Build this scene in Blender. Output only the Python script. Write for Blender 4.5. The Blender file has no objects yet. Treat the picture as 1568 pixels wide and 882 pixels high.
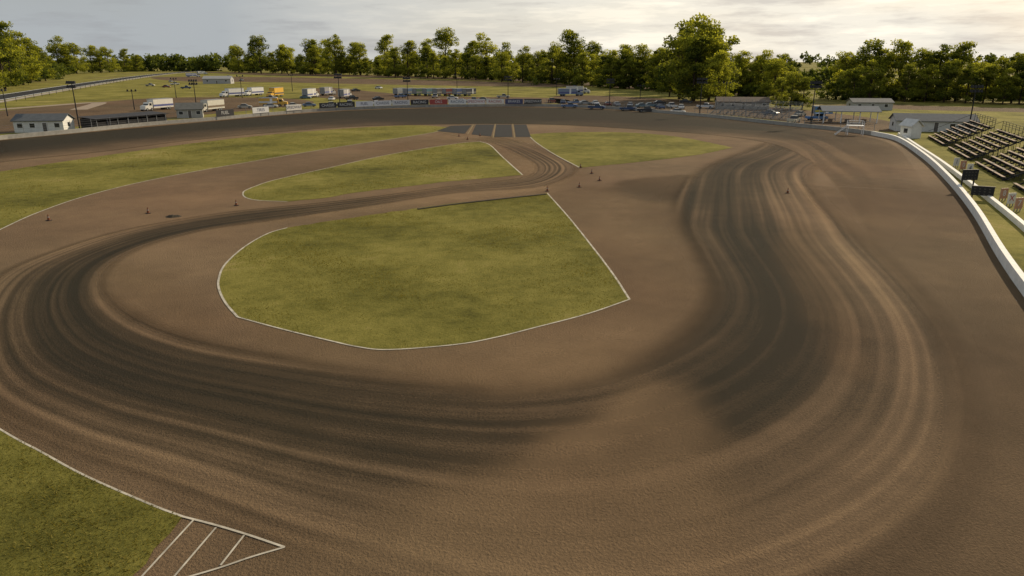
import bpy, math, random
import numpy as np
from mathutils import Vector
random.seed(7); rng=np.random.default_rng(7)
scene=bpy.context.scene
R=math.radians
# ---------------------------------------------------------------- survey of the site (photo -> ground plane coordinates in metres)
CAM_H=15.0; F=1100.0; TH=R(17.6); CT,ST=math.cos(TH),math.sin(TH)
def G(u,v):
    x=(u-784)/F; y=(441-v)/F
    t=CAM_H/(ST-y*CT)
    return np.array([x*t,(CT+y*ST)*t])
def depth(u,v):
    y=(441-v)/F
    return CAM_H/(ST-y*CT)
def GL(l): return [G(*p) for p in l]
def catmull(P,n=8,closed=False):
    P=[np.array(p,float) for p in P]; N=len(P); out=[]
    rngi=range(N) if closed else range(N-1)
    for i in rngi:
        if closed: p0,p1,p2,p3=P[(i-1)%N],P[i],P[(i+1)%N],P[(i+2)%N]
        else:
            p1,p2=P[i],P[i+1]; p0=P[i-1] if i>0 else 2*p1-p2; p3=P[i+2] if i+2<N else 2*p2-p1
        for k in range(n):
            t=k/n
            out.append(0.5*((2*p1)+(-p0+p2)*t+(2*p0-5*p1+4*p2-p3)*t*t+(-p0+3*p1-3*p2+p3)*t**3))
    if not closed: out.append(P[-1])
    return out
def inpoly(X,Y,poly):
    poly=np.array(poly); n=len(poly); ins=np.zeros(X.shape,bool); j=n-1
    for i in range(n):
        xi,yi=poly[i]; xj,yj=poly[j]
        c=((yi>Y)!=(yj>Y))
        if yj!=yi: ins^= c & (X<(xj-xi)*(Y-yi)/(yj-yi)+xi)
        j=i
    return ins
def polydist(X,Y,poly):
    poly=np.array(poly); n=len(poly); d=np.full(X.shape,1e9)
    for i in range(n):
        a=poly[i]; b=poly[(i+1)%n]; ab=b-a; L=ab@ab+1e-9
        t=np.clip(((X-a[0])*ab[0]+(Y-a[1])*ab[1])/L,0,1)
        d=np.minimum(d,np.hypot(X-a[0]-t*ab[0],Y-a[1]-t*ab[1]))
    return d
# ---------------------------------------------------------------- materials
def newmat(name):
    m=bpy.data.materials.new(name); m.use_nodes=True
    nt=m.node_tree; b=nt.nodes['Principled BSDF']; return m,nt,b
def N(nt,t,**k):
    n=nt.nodes.new(t)
    for a,v in k.items(): setattr(n,a,v)
    return n
def math_n(nt,op,a,b,clamp=False):
    n=N(nt,'ShaderNodeMath',operation=op); n.use_clamp=clamp
    for i,x in enumerate((a,b)):
        if isinstance(x,(int,float)): n.inputs[i].default_value=x
        else: nt.links.new(x,n.inputs[i])
    return n.outputs[0]
def noise(nt,vec,scale,detail=4,rough=.55):
    n=N(nt,'ShaderNodeTexNoise'); n.inputs['Scale'].default_value=scale; n.inputs['Detail'].default_value=detail
    n.inputs['Roughness'].default_value=rough; nt.links.new(vec,n.inputs['Vector']); return n.outputs['Fac']
def ramp(nt,fac,stops):
    r=N(nt,'ShaderNodeValToRGB'); e=r.color_ramp.elements
    while len(e)<len(stops): e.new(.5)
    for i,(p,c) in enumerate(stops):
        e[i].position=p; e[i].color=(*c,1) if len(c)==3 else c
    nt.links.new(fac,r.inputs[0]); return r.outputs[0]
_pc={}
def paint(c,rough=.55,metal=0,dirt=.25,name='paint'):
    key=(c,rough,metal,dirt)
    if key in _pc: return _pc[key]
    m,nt,b=newmat(name)
    g=N(nt,'ShaderNodeNewGeometry')
    n=noise(nt,g.outputs['Position'],1.3,4,.65)
    col=ramp(nt,n,[(.3,tuple(x*(1-dirt) for x in c)),(.65,c)])
    nt.links.new(col,b.inputs['Base Color']); b.inputs['Roughness'].default_value=rough; b.inputs['Metallic'].default_value=metal
    if rough>.6: b.inputs['Specular IOR Level'].default_value=.15
    _pc[key]=m; return m
def dirt_mat(name,mode,k=1.0):
    m,nt,b=newmat(name); L=nt.links
    geo=N(nt,'ShaderNodeNewGeometry'); P=geo.outputs['Position']
    n1=noise(nt,P,.045,3,.6); n2=noise(nt,P,.5,3,.65); n3=noise(nt,P,9,3,.78)
    if mode=='base': tone=math_n(nt,'ADD',.50,0)
    else:
        a=N(nt,'ShaderNodeAttribute',attribute_name='tone'); tone=a.outputs['Fac']
    tone=math_n(nt,'ADD',tone,math_n(nt,'MULTIPLY',math_n(nt,'SUBTRACT',n1,.5),.45))
    tone=math_n(nt,'ADD',tone,math_n(nt,'MULTIPLY',math_n(nt,'SUBTRACT',n2,.5),.16))
    tone=math_n(nt,'ADD',tone,math_n(nt,'MULTIPLY',math_n(nt,'SUBTRACT',n3,.5),.46))
    if mode=='streak':
        uv=N(nt,'ShaderNodeUVMap'); uv.uv_map='UVMap'
        def sn(sx,sy,d):
            mp=N(nt,'ShaderNodeMapping'); mp.inputs['Scale'].default_value=(sx,sy,1); L.new(uv.outputs[0],mp.inputs[0])
            return noise(nt,mp.outputs[0],1.0,d,.5)
        s1=sn(.012,.55,1); s2=sn(.028,1.25,2)
        am=N(nt,'ShaderNodeAttribute',attribute_name='amp').outputs['Fac']
        st=math_n(nt,'ADD',math_n(nt,'MULTIPLY',math_n(nt,'SUBTRACT',s1,.5),1.15),math_n(nt,'MULTIPLY',math_n(nt,'SUBTRACT',s2,.5),.55))
        tone=math_n(nt,'ADD',tone,math_n(nt,'MULTIPLY',st,am))
    C=[(0,(.031,.027,.019)),(.25,(.064,.048,.031)),(.5,(.150,.106,.067)),(.75,(.275,.192,.115)),(1,(.40,.285,.172))]
    col=ramp(nt,tone,[(p,tuple(x*k for x in c)) for p,c in C])
    mx=N(nt,'ShaderNodeMixRGB',blend_type='MULTIPLY'); L.new(col,mx.inputs[1])
    L.new(ramp(nt,noise(nt,P,.03,2,.5),[(.35,(1,1,.95)),(.7,(1.0,.91,.87))]),mx.inputs[2]); mx.inputs[0].default_value=1
    L.new(mx.outputs[0],b.inputs['Base Color']); b.inputs['Roughness'].default_value=.9; b.inputs['Specular IOR Level'].default_value=.06
    bp=N(nt,'ShaderNodeBump'); bp.inputs['Strength'].default_value=.8; bp.inputs['Distance'].default_value=.11
    L.new(n3,bp.inputs['Height']); L.new(bp.outputs[0],b.inputs['Normal'])
    if mode!='base':
        al=N(nt,'ShaderNodeAttribute',attribute_name='alpha').outputs['Fac']
        L.new(al,b.inputs['Alpha'])
    return m
def grass_mat(name,bright=1.0,dirty=.0):
    m,nt,b=newmat(name); L=nt.links
    geo=N(nt,'ShaderNodeNewGeometry'); P=geo.outputs['Position']
    n1=noise(nt,P,.07,4,.6); n2=noise(nt,P,.7,4,.7); n3=noise(nt,P,5,5,.75)
    t=math_n(nt,'ADD',math_n(nt,'MULTIPLY',n1,.80),math_n(nt,'ADD',math_n(nt,'MULTIPLY',n2,.40),math_n(nt,'MULTIPLY',n3,.30)))
    k=bright
    col=ramp(nt,t,[(.52,(.046*k,.047*k,.011*k)),(.68,(.118*k,.110*k,.024*k)),(.84,(.190*k,.170*k,.042*k)),(1.,(.27*k,.21*k,.085*k))])
    if dirty:
        mx=N(nt,'ShaderNodeMixRGB'); L.new(col,mx.inputs[1]); mx.inputs[2].default_value=(.13,.095,.05,1)
        L.new(ramp(nt,noise(nt,P,.012,5,.6),[(.56,(0,0,0)),(.64,(dirty,)*3)]),mx.inputs[0]); col=mx.outputs[0]
    L.new(col,b.inputs['Base Color']); b.inputs['Roughness'].default_value=.95; b.inputs['Specular IOR Level'].default_value=.05
    bp=N(nt,'ShaderNodeBump'); bp.inputs['Strength'].default_value=.7; bp.inputs['Distance'].default_value=.12
    L.new(n3,bp.inputs['Height']); L.new(bp.outputs[0],b.inputs['Normal'])
    return m
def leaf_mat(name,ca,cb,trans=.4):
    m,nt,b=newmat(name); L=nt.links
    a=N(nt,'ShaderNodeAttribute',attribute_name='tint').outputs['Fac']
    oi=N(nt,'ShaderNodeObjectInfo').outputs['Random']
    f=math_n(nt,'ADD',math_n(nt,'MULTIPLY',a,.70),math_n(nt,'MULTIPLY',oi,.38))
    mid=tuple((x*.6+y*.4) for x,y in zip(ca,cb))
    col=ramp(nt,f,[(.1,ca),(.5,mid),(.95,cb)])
    L.new(col,b.inputs['Base Color']); b.inputs['Roughness'].default_value=.8; b.inputs['Specular IOR Level'].default_value=.1
    tr=N(nt,'ShaderNodeBsdfTranslucent'); 
    mx2=N(nt,'ShaderNodeMixRGB',blend_type='MULTIPLY'); mx2.inputs[0].default_value=1; L.new(col,mx2.inputs[1]); mx2.inputs[2].default_value=(2.0,1.9,.9,1)
    L.new(mx2.outputs[0],tr.inputs[0])
    ms=N(nt,'ShaderNodeMixShader'); ms.inputs[0].default_value=trans
    L.new(b.outputs[0],ms.inputs[1]); L.new(tr.outputs[0],ms.inputs[2])
    L.new(ms.outputs[0],nt.nodes['Material Output'].inputs[0]); return m
M_DIRT=dirt_mat('packed_clay','base'); M_WEAR=dirt_mat('worn_clay','attr'); M_STREAK=dirt_mat('grooved_clay','streak')
M_GRASS=grass_mat('infield_grass',1.0); M_FIELD=grass_mat('field_grass',1.15,.6)
M_LINE=paint((.50,.46,.38),.8,0,.5,'line_paint'); M_WALL=paint((.76,.75,.71),.7,0,.2,'white_concrete')
M_DARK=paint((.03,.03,.032),.65,0,.3,'black'); M_STEEL=paint((.28,.29,.30),.55,.4,.3,'steel'); M_GLASS=paint((.02,.025,.03),.15,0,.1,'glass')
M_TIRE=paint((.02,.02,.02),.9,0,.2,'rubber'); M_WOOD=paint((.30,.22,.16),.8,0,.35,'bench_wood')
M_WHITE=paint((.75,.75,.74),.5,0,.15,'white'); M_BARK=paint((.075,.055,.04),.95,0,.5,'bark')
M_CONC=paint((.34,.33,.30),.8,0,.3,'concrete'); M_TRK=paint((.06,.05,.036),.9,0,.3,'dark_soil'); M_PAD=paint((.022,.022,.022),.9,0,.3,'black_asphalt')
# ---------------------------------------------------------------- mesh helpers
def obj(name,me,mats=()):
    o=bpy.data.objects.new(name,me); scene.collection.objects.link(o)
    for m in mats: me.materials.append(m)
    return o
def sheet(name,pts,z,mat):
    me=bpy.data.meshes.new(name); me.from_pydata([(p[0],p[1],z) for p in pts],[],[list(range(len(pts)))])
    me.update()
    if me.polygons[0].normal.z<0: me.flip_normals()
    return obj(name,me,[mat])
def normals2(P,closed=False):
    P=np.array(P); 
    if closed: T=np.roll(P,-1,0)-np.roll(P,1,0)
    else: T=np.gradient(P,axis=0)
    T/=np.linalg.norm(T,axis=1)[:,None]+1e-9
    return np.stack([-T[:,1],T[:,0]],1)
def strip(name,P,w,z,mat):
    P=np.array(P); n=normals2(P); A=P+n*w/2; Bb=P-n*w/2
    v=[(a[0],a[1],z) for a in A]+[(b[0],b[1],z) for b in Bb]; k=len(P)
    f=[(i,k+i,k+i+1,i+1) for i in range(k-1)]
    me=bpy.data.meshes.new(name); me.from_pydata(v,[],f); me.update()
    if me.polygons[0].normal.z<0: me.flip_normals()
    return obj(name,me,[mat])
class Bd:
    def __init__(s): s.v=[];s.f=[];s.m=[];s.mats=[]
    def mi(s,m):
        if m not in s.mats: s.mats.append(m)
        return s.mats.index(m)
    def add(s,v,f,m):
        b=len(s.v); s.v+=[tuple(x) for x in v]; s.f+=[tuple(i+b for i in q) for q in f]; s.m+=[s.mi(m)]*len(f)
    def box(s,x0,x1,y0,y1,z0,z1,m):
        s.add([(x0,y0,z0),(x1,y0,z0),(x1,y1,z0),(x0,y1,z0),(x0,y0,z1),(x1,y0,z1),(x1,y1,z1),(x0,y1,z1)],
              [(0,3,2,1),(4,5,6,7),(0,1,5,4),(1,2,6,5),(2,3,7,6),(3,0,4,7)],m)
    def prism(s,prof,y0,y1,m,inset=0):
        n=len(prof); s.add([(x,y0,z) for x,z in prof]+[(x,y1,z) for x,z in prof],
            [tuple(range(n)),tuple(range(2*n-1,n-1,-1))]+[(i,n+i,n+(i+1)%n,(i+1)%n) for i in range(n)],m)
    def prismx(s,prof,x0,x1,m):
        n=len(prof); s.add([(x0,y,z) for y,z in prof]+[(x1,y,z) for y,z in prof],
            [tuple(range(n-1,-1,-1)),tuple(range(n,2*n))]+[(i,(i+1)%n,n+(i+1)%n,n+i) for i in range(n)],m)
    def cone(s,p,q,r0,r1,m,n=8):
        p=Vector(p);q=Vector(q);d=(q-p).normalized(); a=d.orthogonal().normalized(); b=d.cross(a)
        v=[p+(a*math.cos(2*math.pi*i/n)+b*math.sin(2*math.pi*i/n))*r0 for i in range(n)]+[q+(a*math.cos(2*math.pi*i/n)+b*math.sin(2*math.pi*i/n))*r1 for i in range(n)]
        s.add(v,[(i,(i+1)%n,n+(i+1)%n,n+i) for i in range(n)]+[tuple(range(n-1,-1,-1)),tuple(range(n,2*n))],m)
    def mesh(s,name):
        me=bpy.data.meshes.new(name); me.from_pydata(s.v,[],s.f)
        for m in s.mats: me.materials.append(m)
        me.polygons.foreach_set('material_index',s.m); me.update(); return me
    def done(s,name,loc=(0,0),rot=0,z=0,sc=1):
        o=obj(name,s.mesh(name)); o.location=(loc[0],loc[1],z); o.rotation_euler=(0,0,rot); o.scale=(sc,)*3; return o
def wallmesh(name,P,w,h,mat,cap=None):
    P=np.array(P); n=normals2(P); A=P+n*w/2; C=P-n*w/2; k=len(P)
    b=Bd(); v=[(a[0],a[1],0) for a in A]+[(c[0],c[1],0) for c in C]+[(a[0],a[1],h) for a in A]+[(c[0],c[1],h) for c in C]
    f=[]
    for i in range(k-1):
        f+=[(i,i+1,2*k+i+1,2*k+i),(k+i+1,k+i,3*k+i,3*k+i+1),(2*k+i,2*k+i+1,3*k+i+1,3*k+i)]
    f+=[(0,2*k,3*k,k),(k-1,2*k-1,4*k-1,3*k-1)]
    b.add(v,f,mat); return b.done(name)
def resample(P,step):
    P=np.array(P); d=np.r_[0,np.cumsum(np.linalg.norm(np.diff(P,axis=0),axis=1))]
    n=max(2,int(d[-1]/step)+1); s=np.linspace(0,d[-1],n)
    return np.stack([np.interp(s,d,P[:,0]),np.interp(s,d,P[:,1])],1)
# ---------------------------------------------------------------- ground
g=sheet('ground',[(-4000,-600),(4000,-600),(4000,6000),(-4000,6000)],0,M_FIELD)
wallL=catmull(GL([(0,214),(120,203),(220,193),(330,184),(420,176),(500,170),(620,165),(720,163.5),(830,163),(920,166),(1000,172),(1100,181),(1200,192),(1290,201),(1335,207)]),6)
wallL=[np.array([-104,-10.]),np.array([-110,60.]),np.array([-107,115.])]+wallL
wallR=catmull(GL([(1335,207),(1374,216),(1415,243),(1453,279),(1492,328),(1532,396)])+[np.array(p,float) for p in ((33.4,43.5),(27,29),(20.6,14.5),(14.2,0),(8,-14))],8)
sheet('dirt_track',list(wallL)+list(wallR)[1:],.010,M_DIRT)
track_poly=list(wallL)+list(wallR)[1:]
def gridmesh(name,V,Q,attrs,mat,uv=None):
    me=bpy.data.meshes.new(name); me.vertices.add(len(V)); me.vertices.foreach_set('co',V.astype(np.float32).ravel())
    me.loops.add(Q.size); me.loops.foreach_set('vertex_index',Q.ravel().astype(np.int32)); me.polygons.add(len(Q))
    me.polygons.foreach_set('loop_start',np.arange(0,Q.size,Q.shape[1],dtype=np.int32)); me.update(calc_edges=True)
    for k,a in attrs.items():
        at=me.attributes.new(k,'FLOAT','POINT'); at.data.foreach_set('value',a.astype(np.float32).ravel())
    if uv is not None:
        l=me.uv_layers.new(name='UVMap'); l.data.foreach_set('uv',uv[Q.ravel()].astype(np.float32).ravel())
    return obj(name,me,[mat])
def wear(name,patches,z,step=.6):
    xs=np.arange(-110,90,step); ys=np.arange(8,240,step); X,Y=np.meshgrid(xs,ys)
    tone=np.full(X.shape,.5); alpha=np.zeros(X.shape)
    for px,t,s,a in patches:
        pl=catmull(GL(px),4,True); pa=np.array(pl)
        bb=(X>pa[:,0].min()-9)&(X<pa[:,0].max()+9)&(Y>pa[:,1].min()-9)&(Y<pa[:,1].max()+9)
        xx,yy=X[bb],Y[bb]; d=polydist(xx,yy,pl); sd=np.where(inpoly(xx,yy,pl),d,-d)
        sd=sd+.5*np.sin(xx*.9+np.sin(yy*.7)*2)*min(1,s*.5)
        w=1/(1+np.exp(-sd/s*2.2))*a; w[w<.02]=0
        T=tone[bb]; Al=alpha[bb]; na=Al+w*(1-Al); T=np.where(na>0,(T*Al*(1-w)+t*w)/np.maximum(na,1e-4),T); tone[bb]=T; alpha[bb]=na
    alpha[~inpoly(X,Y,track_poly)]=0
    idx=np.arange(X.size).reshape(X.shape); q=np.stack([idx[:-1,:-1],idx[:-1,1:],idx[1:,1:],idx[1:,:-1]],-1).reshape(-1,4)
    am=np.maximum.reduce([alpha[:-1,:-1],alpha[:-1,1:],alpha[1:,1:],alpha[1:,:-1]]).reshape(-1); q=q[am>.01]
    used,inv=np.unique(q,return_inverse=True)
    V=np.stack([X.ravel()[used],Y.ravel()[used],np.full(len(used),z)],1)
    gridmesh(name,V,inv.reshape(-1,4),{'tone':tone.ravel()[used],'alpha':alpha.ravel()[used]},M_WEAR)
wear('track_wear',[
 ([(430,515),(600,545),(760,525),(900,490),(985,470),(1040,500),(980,545),(800,585),(640,580),(500,560)],.66,3.5,.75),
 ([(850,300),(930,290),(1010,310),(1050,380),(1060,460),(985,460),(930,390)],.60,3,.7),
 ([(380,285),(520,245),(690,205),(700,218),(560,243),(420,275)],.62,4,.6),
 ([(420,335),(600,300),(800,270),(835,290),(650,315),(500,333)],.72,2,.7),
 ([(1250,290),(1440,295),(1500,420),(1540,600),(1450,560),(1330,400),(1240,340)],.50,4,.6),
 ([(1380,420),(1500,480),(1600,700),(1560,960),(1250,960),(1400,700)],.45,5,.6),
 ([(0,560),(120,640),(300,720),(450,800),(600,770),(500,700),(300,650),(150,560),(40,480),(0,470)],.50,4,.6),
 ([(170,405),(235,420),(320,500),(260,510),(190,470)],.60,1.5,.6),
 ([(940,283),(1040,268),(1080,280),(1010,310)],.38,1.0,.6),
 ([(740,215),(800,215),(885,258),(840,285),(800,270)],.70,2,.6)],.014)
def ribbon(name,rows,z,nsub=8,nt_=80,W=26,edge=.18,base=.5):
    A=np.array(catmull([G(*r[0]) for r in rows],nsub)); Bq=np.array(catmull([G(*r[1]) for r in rows],nsub))
    par=np.array(catmull([np.array(r[2],float) for r in rows],nsub))  # centre,width,amount,streakamp,alpha
    n=len(A); t=np.linspace(0,1,nt_); 
    PX=A[:,None,:]*(1-t)[None,:,None]+Bq[:,None,:]*t[None,:,None]
    mid=(A+Bq)/2; s=np.r_[0,np.cumsum(np.linalg.norm(np.diff(mid,axis=0),axis=1))]
    g_=np.exp(-(np.abs(t[None,:]-par[:,0:1])/np.maximum(par[:,1:2],.03))**2)*par[:,2:3]
    tone=base-.46*g_
    al=np.clip(np.minimum(t,1-t)/edge,0,1)[None,:]*np.ones((n,1)); al=al*al*(3-2*al)
    fade=np.clip(np.minimum(np.arange(n),n-1-np.arange(n))/(nsub*1.2),0,1)[:,None]
    al=al*fade*np.clip(par[:,4:5],0,1)
    amp=np.clip(par[:,3:4],0,3)*np.ones((1,nt_))
    V=np.concatenate([PX.reshape(-1,2),np.full((n*nt_,1),z)],1)
    wv=1.2*np.sin(s/17)+.8*np.sin(s/7.3)
    uv=np.stack([np.repeat(s,nt_),np.tile(t*W,n)+np.repeat(wv,nt_)],1)
    i=np.arange(n*nt_).reshape(n,nt_); Q=np.stack([i[:-1,:-1],i[:-1,1:],i[1:,1:],i[1:,:-1]],-1).reshape(-1,4)
    return gridmesh(name,V,Q,{'tone':tone,'alpha':al,'amp':amp},M_STREAK,uv)
rows=[((1190,200),(1290,213),(.5,.3,.55,.7,.8)),((1150,222),(1290,236),(.45,.3,.65,.8,.9)),((1075,250),(1262,262),(.40,.28,.75,.8,.9)),
((1020,288),(1265,300),(.38,.25,.85,.8,.9)),((1015,330),(1330,355),(.36,.25,.95,.8,.9)),((1040,380),(1430,440),(.34,.25,1.02,.8,.9)),
((1060,435),(1510,560),(.30,.26,1.08,.8,.9)),((1030,490),(1530,780),(.28,.29,.98,.75,.9)),((930,545),(1280,1000),(.28,.30,.72,.7,.85)),
((780,568),(860,1040),(.26,.27,.60,.75,.85)),((600,560),(480,900),(.32,.28,.72,.78,.85)),((430,533),(225,768),(.42,.30,.88,.85,.9)),
((300,505),(55,692),(.45,.29,.98,.85,.95)),((215,470),(-70,610),(.45,.28,1.02,.85,.95)),((175,435),(-80,505),(.42,.27,1.02,.85,.95)),
((190,402),(-30,430),(.4,.28,1.0,.85,.95)),((250,372),(60,388),(.4,.28,1.0,.85,.95)),((335,351),(180,352),(.42,.29,.98,.8,.95)),
((430,338),(335,325),(.5,.32,.85,.7,.9)),((560,318),(520,306),(.5,.4,.4,.7,.8)),((700,297),(690,284),(.5,.3,.15,.7,.7)),
((830,287),(800,270),(.5,.3,.15,.8,.8)),((888,262),(815,253),(.5,.4,.22,.9,.9)),((862,240),(786,236),(.5,.4,.18,.9,.8)),((800,216),(750,220),(.5,.4,.15,.6,.8)),((745,205),(700,212),(.5,.3,.2,.5,.5))]
ribbon('racing_groove',rows,.018)
rows2=[((-120,228),(-120,275),(.3,.45,1.3,.15,1)),((0,214.5),(0,250),(.3,.45,1.3,.15,1)),((150,201),(150,234),(.3,.45,1.3,.15,1)),((300,187.5),(300,215),(.3,.5,1.3,.15,1)),
((450,174.5),(450,201),(.3,.55,1.3,.15,1)),((560,168),(560,194),(.35,.6,1.3,.15,1)),((700,164.5),(700,191),(.4,.8,1.3,.12,1)),((800,164),(805,191),(.4,.8,1.3,.12,1)),((900,166),(895,194),(.4,.7,1.3,.15,1)),
((1000,173),(990,200),(.4,.6,1.3,.15,1)),((1100,182),(1095,208),(.35,.5,1.2,.25,1)),((1200,193),(1185,222),(.35,.4,.95,.5,.9)),((1300,204),(1240,250),(.3,.3,.5,.5,.7)),((1370,222),(1290,300),(.3,.3,.3,.5,.5)),((1430,300),(1350,400),(.3,.3,.1,.5,.4))]
ribbon('banked_clay_band',rows2,.022,edge=.05,W=14)
# drier clay over the groove at the near turn
wear('dry_clay_patch',[([(1000,578),(965,596),(915,630),(855,665),(770,712),(690,742),(600,782),(520,820),(440,850),(300,1000),(1050,1000),(1110,850),(1110,740),(1090,660),(1050,600)],.69,1.0,.42),
 ([(985,585),(965,596),(915,630),(855,665),(770,712),(690,742),(600,782),(680,792),(800,760),(880,705),(960,640)],.74,.8,.22),
 ([(1210,335),(1235,345),(1290,440),(1330,560),(1280,560),(1220,450),(1190,390)],.55,.8,.30),
 ([(640,560),(780,556),(900,535),(960,548),(900,580),(760,600),(680,585)],.70,1.0,.45)],.0215,.4)
# ---------------------------------------------------------------- grass islands and painted lines
def jag(P,a):
    P=np.array(P); return P+rng.normal(0,a,P.shape)
def island(segs,z=.03,name='grass'):
    poly=[]; 
    for px,smooth,line,w in segs:
        c=catmull(GL(px),6) if smooth else [np.array(p) for p in resample(GL(px),1.5)]
        if not line: c=list(resample(c,.8)); c=[c[0]]+list(jag(c[1:-1],.10))+[c[-1]]
        poly+=list(c)[:-1]
        if line: strip('track_edge_line',c,w,z+.006,M_LINE)
    sheet(name,poly,z,M_GRASS); return poly
pA=island([([(440,349),(410,358),(375,378),(345,405),(335,428),(336,445),(346,465),(364,486)],True,True,.15),
 ([(364,486),(430,504),(500,521),(550,532),(598,536),(700,528),(760,517),(820,502),(900,481),(964,459)],True,True,.13),
 ([(964,459),(940,422),(910,382),(870,332),(838,296)],True,True,.15),
 ([(838,296),(760,305),(690,312),(620,322),(510,338),(440,349)],True,False,.2)])
pB=island([([(800,268),(770,241),(750,222),(735,217)],True,True,.20),([(735,217),(700,220),(600,236),(500,258),(420,276),(384,288)],True,True,.14),
 ([(384,288),(373,294),(375,302),(395,307),(440,309)],True,True,.16),([(440,309),(500,303),(540,296),(620,286),(700,277),(800,268)],True,False,.2)])
pC=island([([(888,257),(850,237),(822,219),(808,206)],True,True,.18),([(808,206),(860,203),(960,203),(1040,210),(1122,226)],True,False,.2),([(1122,226),(1070,237),(980,248),(888,257)],True,False,.2)])
pD=island([([(-100,400),(0,352),(60,325),(140,298),(250,272),(400,245),(520,225),(640,207),(700,196)],True,True,.16),([(700,196),(640,192),(560,195),(440,204),(300,219),(150,240),(0,263),(-100,285)],True,False,.2)])
pE=island([([(-300,480),(-160,560),(0,658),(60,691),(130,729),(230,773),(280,792)],True,True,.09),([(280,792),(200,885),(120,990)],False,False,.1),([(120,990),(-600,1100),(-700,560),(-300,480)],False,False,.1)])
strip('track_edge_line',catmull(GL([(280,792),(330,805),(380,820),(436,839)]),6),.09,.036,M_LINE)
strip('track_edge_line',catmull(GL([(436,839),(385,854),(335,871),(270,890)]),6),.08,.037,M_LINE)
for a,b in [((297,797),(212,890)),((331,809),(262,890)),((374,821),(338,867))]:
    strip('painted_hatch_line',GL([a,b]),.07,.041,M_LINE)
for i,qd in enumerate([[(690,193),(722,192),(712,205),(668,201)],[(729,191),(757,191),(752,209),(722,206)],[(760,191),(783,191),(785,210),(757,210)],[(787,191),(806,191),(813,210),(790,210)]]):
    sheet('asphalt_pad',GL(qd),.045,M_PAD)
for a,b in [((725,191),(716,206)),((758.5,190),(755,211)),((785,190),(788,211)),((665,200),(700,208))]:
    strip('painted_line',GL([a,b]),.22,.05,paint((.26,.20,.10),.9,0,.4,'worn_line'))
lip=catmull(GL([(640,321),(700,313),(770,305),(836,298)]),6); wallmesh('earth_berm',lip,.35,.11,M_TRK)
strip('painted_line',GL([(1250,284),(1440,294)]),.10,.026,paint((.24,.18,.12),.9,0,.5,'chalk'))
def tufts(name,poly,n,hh,yr=None):
    pa=np.array(poly); lo=pa.min(0); hi=pa.max(0)
    if yr: lo=np.maximum(lo,yr[0]); hi=np.minimum(hi,yr[1])
    P=rng.uniform(lo,hi,(n,2)); P=P[inpoly(P[:,0],P[:,1],poly)]; n=len(P)
    x,y=P[:,0],P[:,1]
    cl=np.clip(.5+.22*np.sin(x*.31+1.3*np.sin(y*.23))+.2*np.cos(y*.37+1.7*np.sin(x*.19+2))+.15*np.sin(x*1.1+y*.9)+.12*np.sin(y*1.9-x*1.3),0,1)
    keep=rng.uniform(0,1,n)<.25+.75*cl; P=P[keep]; cl=cl[keep]; n=len(P)
    h=hh*rng.uniform(.4,1.3,n)*(.6+.6*cl); w=h*.6; a=rng.uniform(0,6.28,n); lean=rng.normal(0,.6,(n,2))*h[:,None]
    d=np.stack([np.cos(a),np.sin(a)],1)*w[:,None]/2
    v=np.zeros((n,3,3)); v[:,0,:2]=P-d; v[:,1,:2]=P+d; v[:,2,:2]=P+lean; v[:,:2,2]=.03; v[:,2,2]=.03+h
    gridmesh(name,v.reshape(-1,3),np.arange(3*n).reshape(-1,3),{'tint':np.repeat(np.clip(rng.uniform(0,1,n)*.8+.25*(cl-.3),0,1),3)},M_BLADE)
M_BLADE=leaf_mat('grass_blades',(.070,.066,.014),(.25,.21,.055),.28)
tufts('grass_tufts',pA,100000,.065); tufts('grass_tufts',pE,110000,.065,((-40,15),(0,45)))
tufts('grass_tufts',pB,26000,.10); tufts('grass_tufts',pD,40000,.11,((-100,60),(0,200)))
M_ODIRT=dirt_mat('lot_dirt','base',.72)
for px in [[(-60,178),(110,160),(250,150),(420,150),(480,158),(330,174),(200,186),(0,205),(-60,212)],
           [(240,118),(400,118),(620,122),(840,128),(860,133),(620,130),(420,126),(270,124)],
           [(500,134),(640,146),(840,150),(860,158),(700,158),(560,154),(470,146)],
           [(860,146),(1000,150),(1180,164),(1330,180),(1400,200),(1300,198),(1150,180),(1000,168),(860,160)],
           [(1290,160),(1568,166),(1700,172),(1700,180),(1568,172),(1400,168)],
           [(300,110),(420,112),(600,116),(800,121),(1000,132),(1180,147),(1000,138),(800,125),(600,119),(400,115)]]:
    sheet('dirt_lot',catmull(GL(px),5,True),.012,M_ODIRT)
road=catmull(GL([(-200,182),(0,149),(90,135),(170,123),(250,113),(330,106.5)]),6)
strip('road',road,14,.03,M_PAD)
rn=normals2(road); RA=np.array(road)
strip('road_edge_line',RA+rn*6.2,.8,.036,M_WHITE); strip('road_edge_line',RA-rn*6.2,.8,.036,M_WHITE); strip('road_verge',RA-rn*10,3.5,.020,paint((.38,.33,.27),.9,0,.3,'gravel'))
strip('access_road',catmull(GL([(-60,172),(60,163),(150,157),(120,168)]),6),5,.02,paint((.30,.24,.18),.9,0,.3,'gravel2'))
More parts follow.
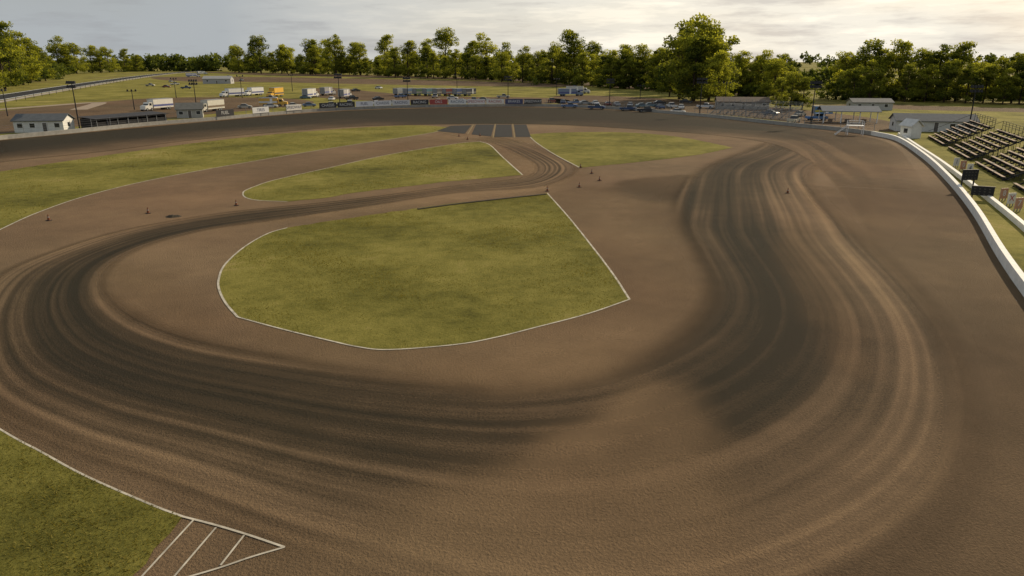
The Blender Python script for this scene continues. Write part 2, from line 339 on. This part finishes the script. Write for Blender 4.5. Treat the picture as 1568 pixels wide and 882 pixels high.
# ---------------------------------------------------------------- walls & fences
wallmesh('concrete_wall',resample(wallL,4),.35,.85,M_CONC)
wallmesh('white_concrete_wall',resample(wallR,3),.42,.85,M_WALL)
w2=catmull(GL([(1376,207),(1405,227),(1435,247),(1470,273),(1510,304),(1568,352)])+[np.array([40.,48.]),np.array([33,32.])],6)
wallmesh('pit_wall',resample(w2,3),.45,.55,M_WALL)
fb=Bd(); FP=resample(wallL,5); fn=normals2(FP)
for i,(p,n_) in enumerate(zip(FP,fn)):
    p=p+n_*.35; fb.cone((p[0],p[1],0),(p[0],p[1],2.6),.06,.05,M_STEEL,5)
    if i: 
        for zz in (1.2,1.7,2.2,2.58): fb.cone((pp[0],pp[1],zz),(p[0],p[1],zz),.018,.018,M_STEEL,3)
    pp=p
fb.done('catch_fence')
fb=Bd(); FP=resample(RA-rn*15,14); pp=None
for p in FP:
    fb.cone((p[0],p[1],0),(p[0],p[1],1.6),.1,.09,M_DARK,5)
    if pp is not None:
        for zz in (.8,1.4): fb.cone((pp[0],pp[1],zz),(p[0],p[1],zz),.03,.03,M_DARK,3)
    pp=p
fb.done('roadside_fence')
def yaw_to(v): return math.atan2(v[1],v[0])
words=['SPEEDWAY','RACING','TIRES','OILS','PARTS','FUEL','MOTORS','DIRT','CHASSIS','BRAKES']
bcols=[(.72,.72,.72),(.03,.03,.035),(.72,.71,.68),(.02,.02,.025),(.70,.70,.72),(.05,.06,.14),(.70,.70,.68),(.60,.60,.61),(.02,.02,.02),(.68,.66,.60),(.35,.06,.05)]
def banner(p,yaw,w,h,z0,c,word,side=-1):
    b=Bd(); mc=paint(c,.5,0,.12,'banner'); b.box(-w/2,w/2,-.03,.03,z0,z0+h,mc)
    for x in (-w/2+.1,0,w/2-.1): b.box(x-.04,x+.04,.04,.12,0,z0+h,M_STEEL)
    o=b.done('advertising_banner',p,yaw)
    cu=bpy.data.curves.new('lettering','FONT'); cu.body=word; cu.size=h*.75; cu.align_x='CENTER'; cu.align_y='CENTER'; cu.extrude=.005
    lum=sum(c)/3; cu.materials.append(paint((.04,.05,.12) if lum>.3 and random.random()<.6 else ((.4,.04,.03) if lum>.3 else (.6,.6,.58)),.5,0,.1,'letter'))
    t=bpy.data.objects.new('lettering',cu); scene.collection.objects.link(t); t.parent=o; t.location=(0,-.045,z0+h/2); t.rotation_euler=(R(90),0,0)
    return o
WL=np.array(catmull(GL([(330,184),(420,176),(500,170),(620,165),(720,163.5),(830,163)]),10))
BP=resample(WL,6.3); bn=normals2(BP)
for i in range(len(BP)-1):
    p=(BP[i]+BP[i+1])/2; n_=bn[i]; 
    if n_[1]<0: n_=-n_
    d=BP[i+1]-BP[i]; 
    if i<6 and i%2: continue
    banner(p-n_*.30,yaw_to(d),6.0,1.6,.9,bcols[(i*7+3)%len(bcols)],random.choice(words))
for k,(u,v) in enumerate([(1457,257),(1467,262),(1477,267),(1527,308),(1538,316),(1549,324)]):
    banner(G(u,v)+np.array([.6,0]),R(12),.95,1.15,.3,[(.66,.64,.58),(.45,.24,.15)][k%2],'1048X7'[k])
# ---------------------------------------------------------------- bleachers
def bleacher(loc,yaw,L,rows,mseat,rise=.38,run=.75,name='bleachers',under=None,mst=None):
    b=Bd(); mst=mst or M_STEEL
    for r in range(rows):
        z=.5+r*rise; y=r*run
        b.box(-L/2,L/2,y,y+.36,z-.05,z,mseat); b.box(-L/2,L/2,y+.40,y+run-.04,z-.36,z-.31,under or mst)
        if under: b.box(-L/2,L/2,y+.365,y+.39,z-.5,z-.06,under)
    for k in range(int(L/2.5)+1):
        x=-L/2+.06+k*(L-.12)/int(L/2.5)
        for r in range(0,rows,2): b.box(x-.04,x+.04,r*run+.1,r*run+.18,0,.44+r*rise,mst)
        b.prismx([(0,-.1),(0,.1),(rows*run,.1+rows*rise),(rows*run,-.1+rows*rise)],x-.03,x+.03,mst)
    zt=.5+rows*rise
    for k in range(int(L/2)+1):
        x=-L/2+k*L/int(L/2); b.box(x-.03,x+.03,rows*run,rows*run+.06,0,zt+.9,mst)
    for zz in (zt+.2,zt+.55,zt+.9): b.box(-L/2,L/2,rows*run+.07,rows*run+.11,zz-.03,zz+.03,mst)
    for x in (-L/2-.1,L/2+.1):
        b.prismx([(0,1.3),(0,1.37),(rows*run,1.37+rows*rise),(rows*run,1.3+rows*rise)],x-.03,x+.03,mst)
    if L>10:
        for xx in (-L/6,L/6):
            for r in range(rows): b.box(xx-.5,xx+.5,r*run-.05,r*run+.37,.505+r*rise,.53+r*rise,under or mst)
    return b.done(name,loc,yaw)
gd=G(1430,214)-G(1568,292); gy=yaw_to(gd)
out=np.array([gd[1],-gd[0]])/np.linalg.norm(gd); u_=gd/np.linalg.norm(gd)
st=G(1568,285)-out*1.5
M_SEAT=paint((.34,.25,.19),.8,0,.35,'bench_plank')
for off in (-9,12,33,54):
    bleacher(st+u_*off,gy+math.pi,16,8,M_SEAT,.46,.95,under=M_DARK,mst=M_DARK)
d=G(1200,187)-G(1085,178); bleacher(G(1142,180),yaw_to(d),26,8,M_STEEL)
d=G(265,186)-G(150,197)
b=Bd(); L=20
b.box(-L/2,L/2,0,.15,0,1.6,M_DARK); b.box(-L/2,-L/2+.15,.16,4.5,0,2.3,M_DARK); b.box(L/2-.15,L/2,.16,4.5,0,2.3,M_DARK); b.box(-L/2,L/2,4.5,4.65,0,2.5,M_DARK)
b.prismx([(-.4,2.35),(5,2.75),(5,2.87),(-.4,2.47)],-L/2-.3,L/2+.3,paint((.04,.04,.045),.7,0,.3,'darkroof'))
for k in range(8): b.box(-L/2+.3+k*2.75,-L/2+.4+k*2.75,-.1,-.01,0,2.36,M_STEEL)
b.done('covered_grandstand',G(205,194),yaw_to(d))
# ---------------------------------------------------------------- buildings
def house(name,loc,yaw,w,dp,h,rh,cw,cr,nwin=3,door=True,gable='x'):
    b=Bd(); mw=paint(cw,.8,0,.15,'siding'); mr=paint(cr,.85,0,.25,'shingles')
    b.box(-w/2,w/2,-dp/2,dp/2,0,h,mw)
    e=.35
    if gable=='x':
        for s in (-1,1):
            b.prismx([(s*(dp/2+e),h-.12),(0,h+rh),(0,h+rh+.14),(s*(dp/2+e),h+.02)],-w/2-e,w/2+e,mr)
        for x0,x1 in ((-w/2+.001,-w/2+.1),(w/2-.1,w/2-.001)): b.prismx([(-dp/2,h+.001),(dp/2,h+.001),(0,h+rh-.05)],x0,x1,mw)
    else:
        for s in (-1,1):
            b.prism([(s*(w/2+e),h-.12),(0,h+rh),(0,h+rh+.14),(s*(w/2+e),h+.02)],-dp/2-e,dp/2+e,mr)
        for y0,y1 in ((-dp/2+.001,-dp/2+.1),(dp/2-.1,dp/2-.001)): b.prism([(-w/2,h+.001),(w/2,h+.001),(0,h+rh-.05)],y0,y1,mw)
    n=nwin+(1 if door else 0)
    for i in range(n):
        x=-w/2+w*(i+.5)/n
        if door and i==n//2:
            b.box(x-.5,x+.5,-dp/2-.04,-dp/2-.005,0,2.1,M_WHITE); b.box(x-.4,x+.4,-dp/2-.07,-dp/2-.042,.02,2.0,paint((.1,.09,.08),.6))
        else:
            b.box(x-.6,x+.6,-dp/2-.04,-dp/2-.005,h*.38,h*.82,M_WHITE); b.box(x-.5,x+.5,-dp/2-.07,-dp/2-.042,h*.42,h*.78,M_GLASS)
    b.box(w/2+.003,w/2+.05,-.5,.5,h*.42,h*.78,M_GLASS); b.box(-w/2-.05,-w/2-.003,-.5,.5,h*.42,h*.78,M_GLASS)
    return b.done(name,loc,yaw)
house('white_house',G(57,203)+np.array([0,3.]),R(8),10,5.5,2.5,1.2,(.68,.68,.65),(.11,.12,.13),3)
house('ticket_booth',G(285,181)+np.array([0,3.]),R(20),6.5,5,2.3,1.5,(.38,.38,.36),(.14,.14,.13),2)
house('white_shed',G(1393,211),R(12),2.4,3,2.4,1.2,(.80,.79,.75),(.6,.6,.58),0,False,'y')
house('clubhouse',G(1408,207)+np.array([8,10.]),R(-14),16,6,2.3,1.3,(.55,.55,.53),(.14,.15,.16),4)
house('office_building',G(1135,166),R(-8),16,7,2.3,1.2,(.30,.28,.25),(.14,.11,.09),4)
house('storage_building',G(335,128),R(5),18,8,3.2,1.6,(.40,.40,.41),(.35,.35,.35),2)
house('storage_building',G(1330,168),R(-5),12,6,2.4,1.0,(.42,.42,.40),(.18,.18,.18),2)
b=Bd(); w,dp,h=13,7,2.8; M_MR=paint((.11,.13,.16),.8,0,.2,'metalroof')
for x in (-w/2+.3,-w/6,w/6,w/2-.3):
    for y in (-dp/2+.3,dp/2-.3): b.box(x-.1,x+.1,y-.1,y+.1,0,h,M_WHITE)
for s in (-1,1): b.prismx([(s*(dp/2+.4),h-.05),(0,h+1.1),(0,h+1.25),(s*(dp/2+.4),h+.1)],-w/2-.4,w/2+.4,M_MR)
for k in range(3): b.box(-w/2+1+k*4.,-w/2+3.6+k*4.,-.5,.5,.7,.78,M_WOOD); b.box(-w/2+2+k*4.,-w/2+3+k*4.,-.3,.3,0,.69,M_WOOD)
b.done('open_pavilion',G(1302,188)+np.array([0,2.]),R(-12))
b=Bd(); b.box(-1.6,1.6,-1,1,1.9,2.02,M_WHITE)
for x in (-1.5,1.5):
    for y in (-.9,.9): b.box(x-.06,x+.06,y-.06,y+.06,0,1.89,M_WHITE); b.box(x-.04,x+.04,y-.04,y+.04,2.03,2.9,M_WHITE)
for zz in (2.45,2.9): b.box(-1.6,1.6,-.98,-.93,zz,zz+.05,M_WHITE); b.box(-1.6,1.6,.93,.98,zz,zz+.05,M_WHITE)
for s in (-1,1): b.prism([(-3.9,0),(-3.7,0),(-1.6,1.88),(-1.61,2.01)],s*.6-.04,s*.6+.04,M_WHITE)
for k in range(8): b.box(-3.7+k*.27,-3.5+k*.27,-.55,.55,.15+k*.24,.19+k*.24,M_STEEL)
b.done('flag_stand',G(1318,209)+np.array([0,3]),R(-15))
def board(loc,yaw,w,h,z0):
    b=Bd(); b.box(-w/2,w/2,-.12,.12,z0,z0+h,M_DARK); b.box(-w/2-.06,w/2+.06,-.14,.14,z0+h,z0+h+.05,M_DARK)
    for x in (-w/2+.2,w/2-.2): b.box(x-.06,x+.06,.13,.25,0,z0+h,M_DARK)
    for r in range(3):
        for c in range(4): b.box(-w/2+.25+c*(w-.3)/4,-w/2+.2+c*(w-.3)/4+.22,-.13,-.122,z0+h-.32-r*h*.3,z0+h-.2-r*h*.3,paint((.07,.065,.05),.5))
    return b.done('scoreboard',loc,yaw)
board(G(1481,292),R(5),1.9,1.2,1.3); board(G(1502,306),R(-25),2.2,1.0,.5)
# ---------------------------------------------------------------- light poles
def pole(u,v,vt,arms=1,nl=4):
    dep=depth(u,v); h=(v-vt)/F*dep*1.02; b=Bd(); m=M_DARK
    b.cone((0,0,0),(0,0,h),.16 if h<12 else .2,.09,m,8)
    for k in range(arms):
        z=h-.25-k*.9; b.box(-1.3,1.3,-.06,.06,z-.06,z+.06,m)
        for i in range(nl):
            x=-1.15+i*2.3/(nl-1); b.add([(x-.28,-.12,z+.05),(x+.28,-.12,z+.05),(x+.28,-.5,z-.1),(x-.28,-.5,z-.1),(x-.18,.05,z+.45),(x+.18,.05,z+.45),(x+.2,-.25,z+.55),(x-.2,-.25,z+.55)],
              [(0,1,2,3),(4,7,6,5),(0,4,5,1),(1,5,6,2),(2,6,7,3),(3,7,4,0)],M_DARK)
    return b.done('light_pole',G(u,v),R(random.uniform(-25,25)))
for a in [(122,197,130,2,5),(206,168,140,1,3),(302,172,126,2,4),(521,164,117,2,5),(625,162,122,2,5),(778,160,120,2,5),(933,163,124,2,5),(1071,178,124,2,5),(1241,194,130,2,5),(1482,203,136,2,4),
          (270,150,122,1,3),(371,150,118,1,2),(852,146,122,1,3),(1110,160,128,1,3),(448,140,116,1,2),(700,140,116,1,2),(1190,160,138,1,2),(12,178,140,1,3),(980,152,132,1,3)]: pole(*a)
M_OR=paint((.20,.07,.035),.7,0,.5,'cone_orange'); M_GW=paint((.30,.28,.25),.7,0,.4,'cone_band')
for (u,v) in [(75,338),(227,327),(362,315),(703,209),(716,214),(838,293),(889,257),(906,266),(918,277),(887,287),(1206,296),(735,208)]:
    b=Bd(); b.box(-.2,.2,-.2,.2,0,.05,M_DARK); b.cone((0,0,.051),(0,0,.3),.14,.09,M_OR,12); b.cone((0,0,.301),(0,0,.40),.09,.065,M_GW,12); b.cone((0,0,.401),(0,0,.62),.065,.03,M_OR,12)
    b.done('traffic_cone',G(u,v),random.random()*3,.02,1.0)
b=Bd(); 
for k in range(7): 
    a=random.random()*6.28; r=random.random()*.6; b.cone((math.cos(a)*r,math.sin(a)*r*.5,0),(math.cos(a)*r,math.sin(a)*r*.5,.12+random.random()*.1),.45,.1,M_TRK,9)
b.done('dirt_mound',G(265,332))
# ---------------------------------------------------------------- vehicles
def wheel(b,x,y,r=.34,w=.24):
    b.cone((x,y-w/2,r),(x,y+w/2,r),r,r,M_TIRE,14); b.cone((x,y-w/2-.01,r),(x,y-w/2-.002,r),r*.55,r*.5,M_STEEL,10); b.cone((x,y+w/2+.002,r),(x,y+w/2+.01,r),r*.55,r*.5,M_STEEL,10)
def car(u,v,c,yaw,kind='car'):
    b=Bd(); m=paint(c,.35,0,.1,'carpaint'); W=.88
    if kind=='car':
        b.prism([(-2.2,.32),(-2.25,.7),(-2.1,.92),(-1.5,.98),(1.0,.95),(2.0,.82),(2.22,.62),(2.2,.32)],-W,W,m)
        v8=[(-1.6,-.82,.981),(1.1,-.82,.955),(1.1,.82,.955),(-1.6,.82,.981),(-.95,-.66,1.43),(.3,-.66,1.45),(.3,.66,1.45),(-.95,.66,1.43)]
        b.add(v8,[(0,1,5,4),(1,2,6,5),(2,3,7,6),(3,0,4,7)],M_GLASS); b.add([(x,y,z+.004) for x,y,z in v8[4:]]+[(x,y,z+.05) for x,y,z in v8[4:]],[(0,3,2,1),(4,5,6,7),(0,1,5,4),(1,2,6,5),(2,3,7,6),(3,0,4,7)],m)
        b.box(2.2,2.26,-.75,-.4,.55,.7,M_WHITE); b.box(2.2,2.26,.4,.75,.55,.7,M_WHITE)
        xs_=(-1.4,1.4); r=.34
    else:
        b.prism([(-2.7,.45),(-2.7,1.05),(-.55,1.05),(-.55,1.08),(2.0,1.08),(2.6,.98),(2.68,.45)],-W-.05,W+.05,m)
        v8=[(-.5,-.86,1.085),(1.35,-.86,1.085),(1.35,.86,1.085),(-.5,.86,1.085),(-.4,-.72,1.72),(.75,-.72,1.74),(.75,.72,1.74),(-.4,.72,1.72)]
        b.add(v8,[(0,1,5,4),(1,2,6,5),(2,3,7,6),(3,0,4,7)],M_GLASS); b.add([(x,y,z+.004) for x,y,z in v8[4:]]+[(x,y,z+.06) for x,y,z in v8[4:]],[(0,3,2,1),(4,5,6,7),(0,1,5,4),(1,2,6,5),(2,3,7,6),(3,0,4,7)],m)
        b.box(-2.5,-.7,-.75,.75,1.052,1.06,M_DARK); xs_=(-1.7,1.75); r=.4
    for x in xs_:
        for y in (-W+.02,W-.02): wheel(b,x,y,r)
    b.done('parked_car' if kind=='car' else 'pickup_truck',G(u,v),yaw)
def trailer(u,v,c,yaw,L=9,H=2.7,cab=True,stripe=(.1,.12,.3),name='race_hauler'):
    b=Bd(); m=paint(c,.4,0,.12,'trailer'); W=1.25
    b.box(-L/2,L/2,-W,W,.75,.75+H,m); b.box(-L/2+.02,L/2-.02,-W-.012,-W-.002,1.2,1.8,paint(stripe,.4)); b.box(-L/2+.02,L/2-.02,W+.002,W+.012,1.2,1.8,paint(stripe,.4))
    b.box(-L/2-.04,L/2+.04,-W-.04,W+.04,.76+H,.84+H,M_STEEL)
    b.box(-L/2-.03,-L/2-.002,-1.1,1.1,.9,.6+H,M_STEEL); b.box(L*.1,L*.1+.8,-W-.03,-W-.014,.95,.65+H,M_WHITE)
    for x in (-L/2+1.6,-L/2+2.6):
        for y in (-1.1,1.1): wheel(b,x,y,.45,.3)
    if cab:
        x0=L/2+.3; b.prism([(x0,.5),(x0,2.5),(x0+1.2,2.5),(x0+1.7,1.7),(x0+2.8,1.5),(x0+2.9,.5)],-1.1,1.1,m)
        b.add([(x0+1.24,-1.0,2.42),(x0+1.69,-1.0,1.74),(x0+1.69,1.0,1.74),(x0+1.24,1.0,2.42)],[(0,1,2,3)],M_GLASS)
        for s in (-1,1): b.box(x0+.3,x0+1.2,s*1.11-.008,s*1.11+.008,1.6,2.3,M_GLASS)
        b.box(L/2,x0,-.3,.3,.6,.9,M_STEEL)
        for x in (x0+.4,x0+2.2):
            for y in (-1,1): wheel(b,x,y,.45,.3)
    b.done(name,G(u,v),yaw)
T=trailer
T(247,168,(.7,.68,.62),R(250),8,2.6); T(327,170,(.6,.58,.5),R(255),8,2.6,stripe=(.2,.15,.1)); T(360,148,(.7,.7,.68),R(240),8); T(392,146,(.7,.7,.7),R(250),8)
T(424,148,(.68,.40,.05),R(260),8,3,stripe=(.1,.1,.1)); T(474,150,(.6,.6,.56),R(80),8,3); T(500,146,(.3,.3,.3),R(75),7); T(293,118,(.7,.7,.7),R(30),9); T(308,114,(.7,.7,.68),R(60),9)
T(412,163,(.60,.36,.05),R(10),6,2.0,stripe=(.6,.6,.6)); T(527,150,(.4,.4,.4),R(85),8)
for i,c in enumerate([(.25,.28,.30),(.08,.14,.24),(.08,.14,.08),(.10,.20,.24),(.10,.10,.10),(.20,.06,.05),(.06,.10,.22),(.04,.05,.08)]):
    T(612+i*15.2,146+i*.1,c,R(60+random.uniform(-6,6)),7,2.3,False,(.25,.25,.25),'enclosed_trailer')
T(868,147,(.2,.26,.36),R(10),8,2.4); T(880,143,(.5,.5,.5),R(-10),8,2.4)
cols=[(.6,.6,.6),(.03,.03,.035),(.10,.16,.30),(.65,.65,.65),(.18,.04,.03),(.25,.27,.28),(.1,.1,.11),(.03,.06,.14),(.4,.38,.32),(.3,.3,.31),(.09,.16,.2),(.55,.56,.58)]
for i in range(13): car(848+i*16.5+random.uniform(-4,4),158+i*.75+random.uniform(-1,1),random.choice(cols),R(random.choice([80,100,95,10])),random.choice(['car','car','truck']))
for i in range(5): car(870+i*42+random.uniform(-8,8),165+i*2.2,random.choice(cols),R(random.uniform(-20,10)),random.choice(['car','truck']))
for i in range(12): car(380+i*32+random.uniform(-8,8),166-i*.9,random.choice(cols),R(random.choice([0,90,15,80])),random.choice(['car','truck','car']))
for i in range(10): car(420+i*40+random.uniform(-10,10),153+random.uniform(-4,2),random.choice(cols),R(random.choice([0,90,45])),random.choice(['car','truck']))
for u,v in [(255,134),(268,130),(285,136),(262,126),(230,132),(340,122),(350,118),(370,124),(545,140),(580,136),(1010,160),(1050,158),(1080,166),(1215,188),(1225,178),(1180,176),(1415,190),(1432,188),(1380,183),(880,136),(870,140)]: car(u,v,random.choice(cols),R(random.uniform(-60,60)),random.choice(['car','truck']))
car(1250,184,(.06,.2,.5),R(0),'truck'); T(1258,178,(.06,.2,.4),R(0),5,2.0,False,(.5,.42,.05),'enclosed_trailer')
# ---------------------------------------------------------------- trees
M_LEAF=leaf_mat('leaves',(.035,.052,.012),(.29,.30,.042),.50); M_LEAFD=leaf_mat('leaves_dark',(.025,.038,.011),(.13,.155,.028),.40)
def leafquads(C,S,tint):
    n=len(C); nrm=rng.normal(0,1,(n,3)); nrm/=np.linalg.norm(nrm,axis=1)[:,None]
    a=np.cross(nrm,rng.normal(0,1,(n,3))); a/=np.linalg.norm(a,axis=1)[:,None]; b=np.cross(nrm,a)
    a*=S[:,None]; b*=S[:,None]*.65
    v=np.stack([C-a,C-b*1.0,C+a,C+b],1).reshape(-1,3)
    return v,np.repeat(tint,4)
def treemesh(seed,h=30,narrow=1.0):
    global rng
    rng=np.random.default_rng(seed); random.seed(seed)
    Cs=[];Ss=[];Ts=[]
    nl=62; b=Bd(); b.cone((0,0,0),(0,0,h*.35),.022*h*.8,.014*h,M_BARK,9); b.cone((0,0,h*.35),(.3,.2,h*.8),.014*h,.004*h,M_BARK,7)
    skew=rng.normal(0,.03*h,2)
    for i in range(nl):
        zf=rng.uniform(.10,.92); R_=h*.28*narrow*math.sin(math.pi*min(1,(zf*.80+.19)**.85))**.6
        ang=rng.uniform(0,6.28); rr=R_*math.sqrt(rng.uniform(.05,1))*.95
        c=np.array([math.cos(ang)*rr+skew[0]*zf,math.sin(ang)*rr+skew[1]*zf,zf*h]); lr=h*rng.uniform(.04,.095)
        if i%3==0: b.cone((0,0,max(.12,zf-.22)*h),tuple(c),.005*h,.0015*h,M_BARK,5)
        m=int(50+100*(lr/(.1*h))**2)
        d=rng.normal(0,1,(m,3)); d/=np.linalg.norm(d,axis=1)[:,None]; rad=lr*rng.uniform(.45,1.2,m)
        P=c+d*rad[:,None]*np.array([1.15,1.15,.75]); lt=rng.uniform(0,.7)
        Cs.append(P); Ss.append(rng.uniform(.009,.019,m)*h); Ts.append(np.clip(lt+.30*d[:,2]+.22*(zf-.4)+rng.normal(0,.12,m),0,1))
    C=np.concatenate(Cs);S=np.concatenate(Ss);T_=np.concatenate(Ts)
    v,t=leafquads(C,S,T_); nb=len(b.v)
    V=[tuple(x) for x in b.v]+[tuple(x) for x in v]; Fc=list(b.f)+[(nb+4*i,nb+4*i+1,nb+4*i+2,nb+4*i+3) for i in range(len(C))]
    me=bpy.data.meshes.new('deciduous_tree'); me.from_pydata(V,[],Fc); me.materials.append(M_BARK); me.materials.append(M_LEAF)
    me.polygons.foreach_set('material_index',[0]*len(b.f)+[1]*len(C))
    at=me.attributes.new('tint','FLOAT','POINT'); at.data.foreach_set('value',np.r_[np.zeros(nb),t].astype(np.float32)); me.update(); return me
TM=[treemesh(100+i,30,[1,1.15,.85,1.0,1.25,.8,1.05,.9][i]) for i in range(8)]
rng=np.random.default_rng(5); random.seed(5)
def tree(u,vb,vt,k=None,wide=1.0):
    h=(vb-vt)/F*depth(u,vb)*1.0; me=TM[random.randrange(8) if k is None else k]
    o=bpy.data.objects.new('deciduous_tree',me); scene.collection.objects.link(o); p=G(u,vb); o.location=(p[0],p[1],-.1)
    s=h/29.; o.scale=(s*wide,s*wide,s); o.rotation_euler=(0,0,random.random()*6.28)
def interp(u,tab):
    return float(np.interp(u,[a for a,b in tab],[b for a,b in tab]))
basev=[(0,134),(60,124),(95,113),(200,108.5),(360,110),(500,113),(700,119),(850,127),(1000,137),(1100,143),(1190,150),(1280,153),(1600,158)]
sky=[(360,70),(400,56),(440,70),(475,61),(515,52),(552,66),(590,56),(625,65),(655,61),(683,45),(720,65),(745,54),(770,67),(800,73),(845,67),(878,50),(905,65),(930,77),(958,76),(985,69),(1015,75),(1055,30),(1088,44),(1130,79),(1162,79),(1190,83)]
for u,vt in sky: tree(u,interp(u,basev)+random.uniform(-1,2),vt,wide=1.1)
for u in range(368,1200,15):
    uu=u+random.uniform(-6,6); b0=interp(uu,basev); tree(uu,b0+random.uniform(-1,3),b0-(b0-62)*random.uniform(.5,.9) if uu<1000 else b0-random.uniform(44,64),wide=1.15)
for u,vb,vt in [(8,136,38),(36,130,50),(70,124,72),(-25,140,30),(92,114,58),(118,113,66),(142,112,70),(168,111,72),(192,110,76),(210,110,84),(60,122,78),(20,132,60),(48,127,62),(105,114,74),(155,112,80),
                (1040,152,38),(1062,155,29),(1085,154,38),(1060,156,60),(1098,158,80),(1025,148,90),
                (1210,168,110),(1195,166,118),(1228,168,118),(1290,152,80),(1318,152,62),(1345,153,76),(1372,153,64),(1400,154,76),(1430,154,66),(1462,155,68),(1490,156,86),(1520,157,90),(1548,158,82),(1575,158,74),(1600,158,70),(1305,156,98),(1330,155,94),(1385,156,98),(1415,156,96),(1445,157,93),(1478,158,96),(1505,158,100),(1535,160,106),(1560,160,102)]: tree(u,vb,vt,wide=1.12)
def mass(name,line,n,size,mat,thick=14):
    P=[];S=[];T_=[]
    L=np.array([G(u,vb) for u,vb,vt in line]); H=np.array([(vb-vt)/F*depth(u,vb) for u,vb,vt in line])
    d=np.r_[0,np.cumsum(np.linalg.norm(np.diff(L,axis=0),axis=1))]
    for i in range(n//40):
        s=rng.uniform(0,d[-1]); x=np.interp(s,d,L[:,0]); y=np.interp(s,d,L[:,1]); h=np.interp(s,d,H)
        hh=h*(.75+.25*math.sin(s*.13+math.sin(s*.05)*3)); z=hh*rng.uniform(0,1)**.8; r=size*rng.uniform(1.5,4)
        c=np.array([x+rng.normal(0,thick*.3),y+rng.normal(0,thick*.4),z]); q_=rng.normal(0,1,(40,3)); q_/=np.linalg.norm(q_,axis=1)[:,None]
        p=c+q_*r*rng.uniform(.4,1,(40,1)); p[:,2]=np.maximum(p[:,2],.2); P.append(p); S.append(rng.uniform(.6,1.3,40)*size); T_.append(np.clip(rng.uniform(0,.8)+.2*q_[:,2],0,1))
    v,t=leafquads(np.concatenate(P),np.concatenate(S),np.concatenate(T_))
    gridmesh(name,v,np.arange(len(v)).reshape(-1,4),{'tint':t},mat)
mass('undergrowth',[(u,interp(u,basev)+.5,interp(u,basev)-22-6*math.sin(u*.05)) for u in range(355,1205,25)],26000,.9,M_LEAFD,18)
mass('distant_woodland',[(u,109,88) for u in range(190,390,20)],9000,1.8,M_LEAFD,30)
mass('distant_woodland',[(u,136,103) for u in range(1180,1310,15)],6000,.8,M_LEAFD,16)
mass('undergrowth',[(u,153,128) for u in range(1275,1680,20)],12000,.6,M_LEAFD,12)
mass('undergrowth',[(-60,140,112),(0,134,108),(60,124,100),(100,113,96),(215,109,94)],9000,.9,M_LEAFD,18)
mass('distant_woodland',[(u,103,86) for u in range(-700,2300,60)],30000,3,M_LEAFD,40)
# ---------------------------------------------------------------- sky, sun, camera
az=R(46); el=R(27)
w=bpy.data.worlds.new('World'); scene.world=w; w.use_nodes=True; nt=w.node_tree; L=nt.links
bg=nt.nodes['Background']; bg.inputs['Strength'].default_value=.1
sk=N(nt,'ShaderNodeTexSky'); sk.sky_type='NISHITA'; sk.sun_disc=False; sk.sun_elevation=el; sk.sun_rotation=az; sk.air_density=1.2; sk.dust_density=3; sk.ozone_density=1
tc=N(nt,'ShaderNodeTexCoord'); mp=N(nt,'ShaderNodeMapping'); mp.inputs['Scale'].default_value=(2.2,2.2,12); L.new(tc.outputs['Generated'],mp.inputs[0])
c1=noise(nt,mp.outputs[0],1.2,5,.5)
mp2=N(nt,'ShaderNodeMapping'); mp2.inputs['Scale'].default_value=(3.4,3.4,26); mp2.inputs['Location'].default_value=(3.4,1,5); L.new(tc.outputs['Generated'],mp2.inputs[0])
c2=noise(nt,mp2.outputs[0],2.0,7,.62)
vm=N(nt,'ShaderNodeVectorMath',operation='DOT_PRODUCT'); L.new(tc.outputs['Generated'],vm.inputs[0]); ga=R(20); vm.inputs[1].default_value=(math.sin(ga),math.cos(ga),.08)
glow=ramp(nt,vm.outputs['Value'],[(.76,(0,0,0)),(.90,(.5,.5,.5)),(1.0,(1,1,1))])
veil=N(nt,'ShaderNodeMixRGB'); L.new(glow,veil.inputs[0]); veil.inputs[1].default_value=(4.3,4.6,4.8,1); veil.inputs[2].default_value=(9.4,8.9,7.8,1)
wisp=N(nt,'ShaderNodeMixRGB'); L.new(glow,wisp.inputs[0]); wisp.inputs[1].default_value=(3.8,4.0,4.2,1); wisp.inputs[2].default_value=(6.6,6.2,5.7,1)
mg=N(nt,'ShaderNodeMixRGB'); L.new(ramp(nt,c2,[(.52,(0,0,0)),(.66,(.9,.9,.9))]),mg.inputs[0]); L.new(veil.outputs[0],mg.inputs[1]); L.new(wisp.outputs[0],mg.inputs[2])
br=N(nt,'ShaderNodeMixRGB',blend_type='ADD'); L.new(math_n(nt,'MULTIPLY',glow,ramp(nt,c2,[(.38,(1,1,1)),(.48,(0,0,0))])),br.inputs[0]); L.new(mg.outputs[0],br.inputs[1]); br.inputs[2].default_value=(2.0,1.7,1.2,1)
mx=N(nt,'ShaderNodeMixRGB'); L.new(ramp(nt,c1,[(.33,(.82,)*3),(.58,(.97,)*3)]),mx.inputs[0]); 
L.new(sk.outputs[0],mx.inputs[1]); L.new(br.outputs[0],mx.inputs[2]); L.new(mx.outputs[0],bg.inputs[0])
sd=bpy.data.lights.new('sun','SUN'); sd.energy=5.0; sd.angle=R(.6); sd.color=(1,.82,.57)
so=bpy.data.objects.new('sun',sd); scene.collection.objects.link(so)
dv=Vector((math.sin(az)*math.cos(el),math.cos(az)*math.cos(el),math.sin(el))); so.rotation_euler=(-dv).to_track_quat('-Z','Y').to_euler()
cd=bpy.data.cameras.new('camera'); co=bpy.data.objects.new('camera',cd); scene.collection.objects.link(co)
co.location=(0,0,CAM_H); co.rotation_euler=(R(90)-TH,0,0); cd.sensor_width=36; cd.lens=36*F/1568; cd.clip_end=9000; cd.clip_start=.1
scene.camera=co
scene.view_settings.view_transform='Standard'; scene.view_settings.look='None'; scene.view_settings.exposure=0
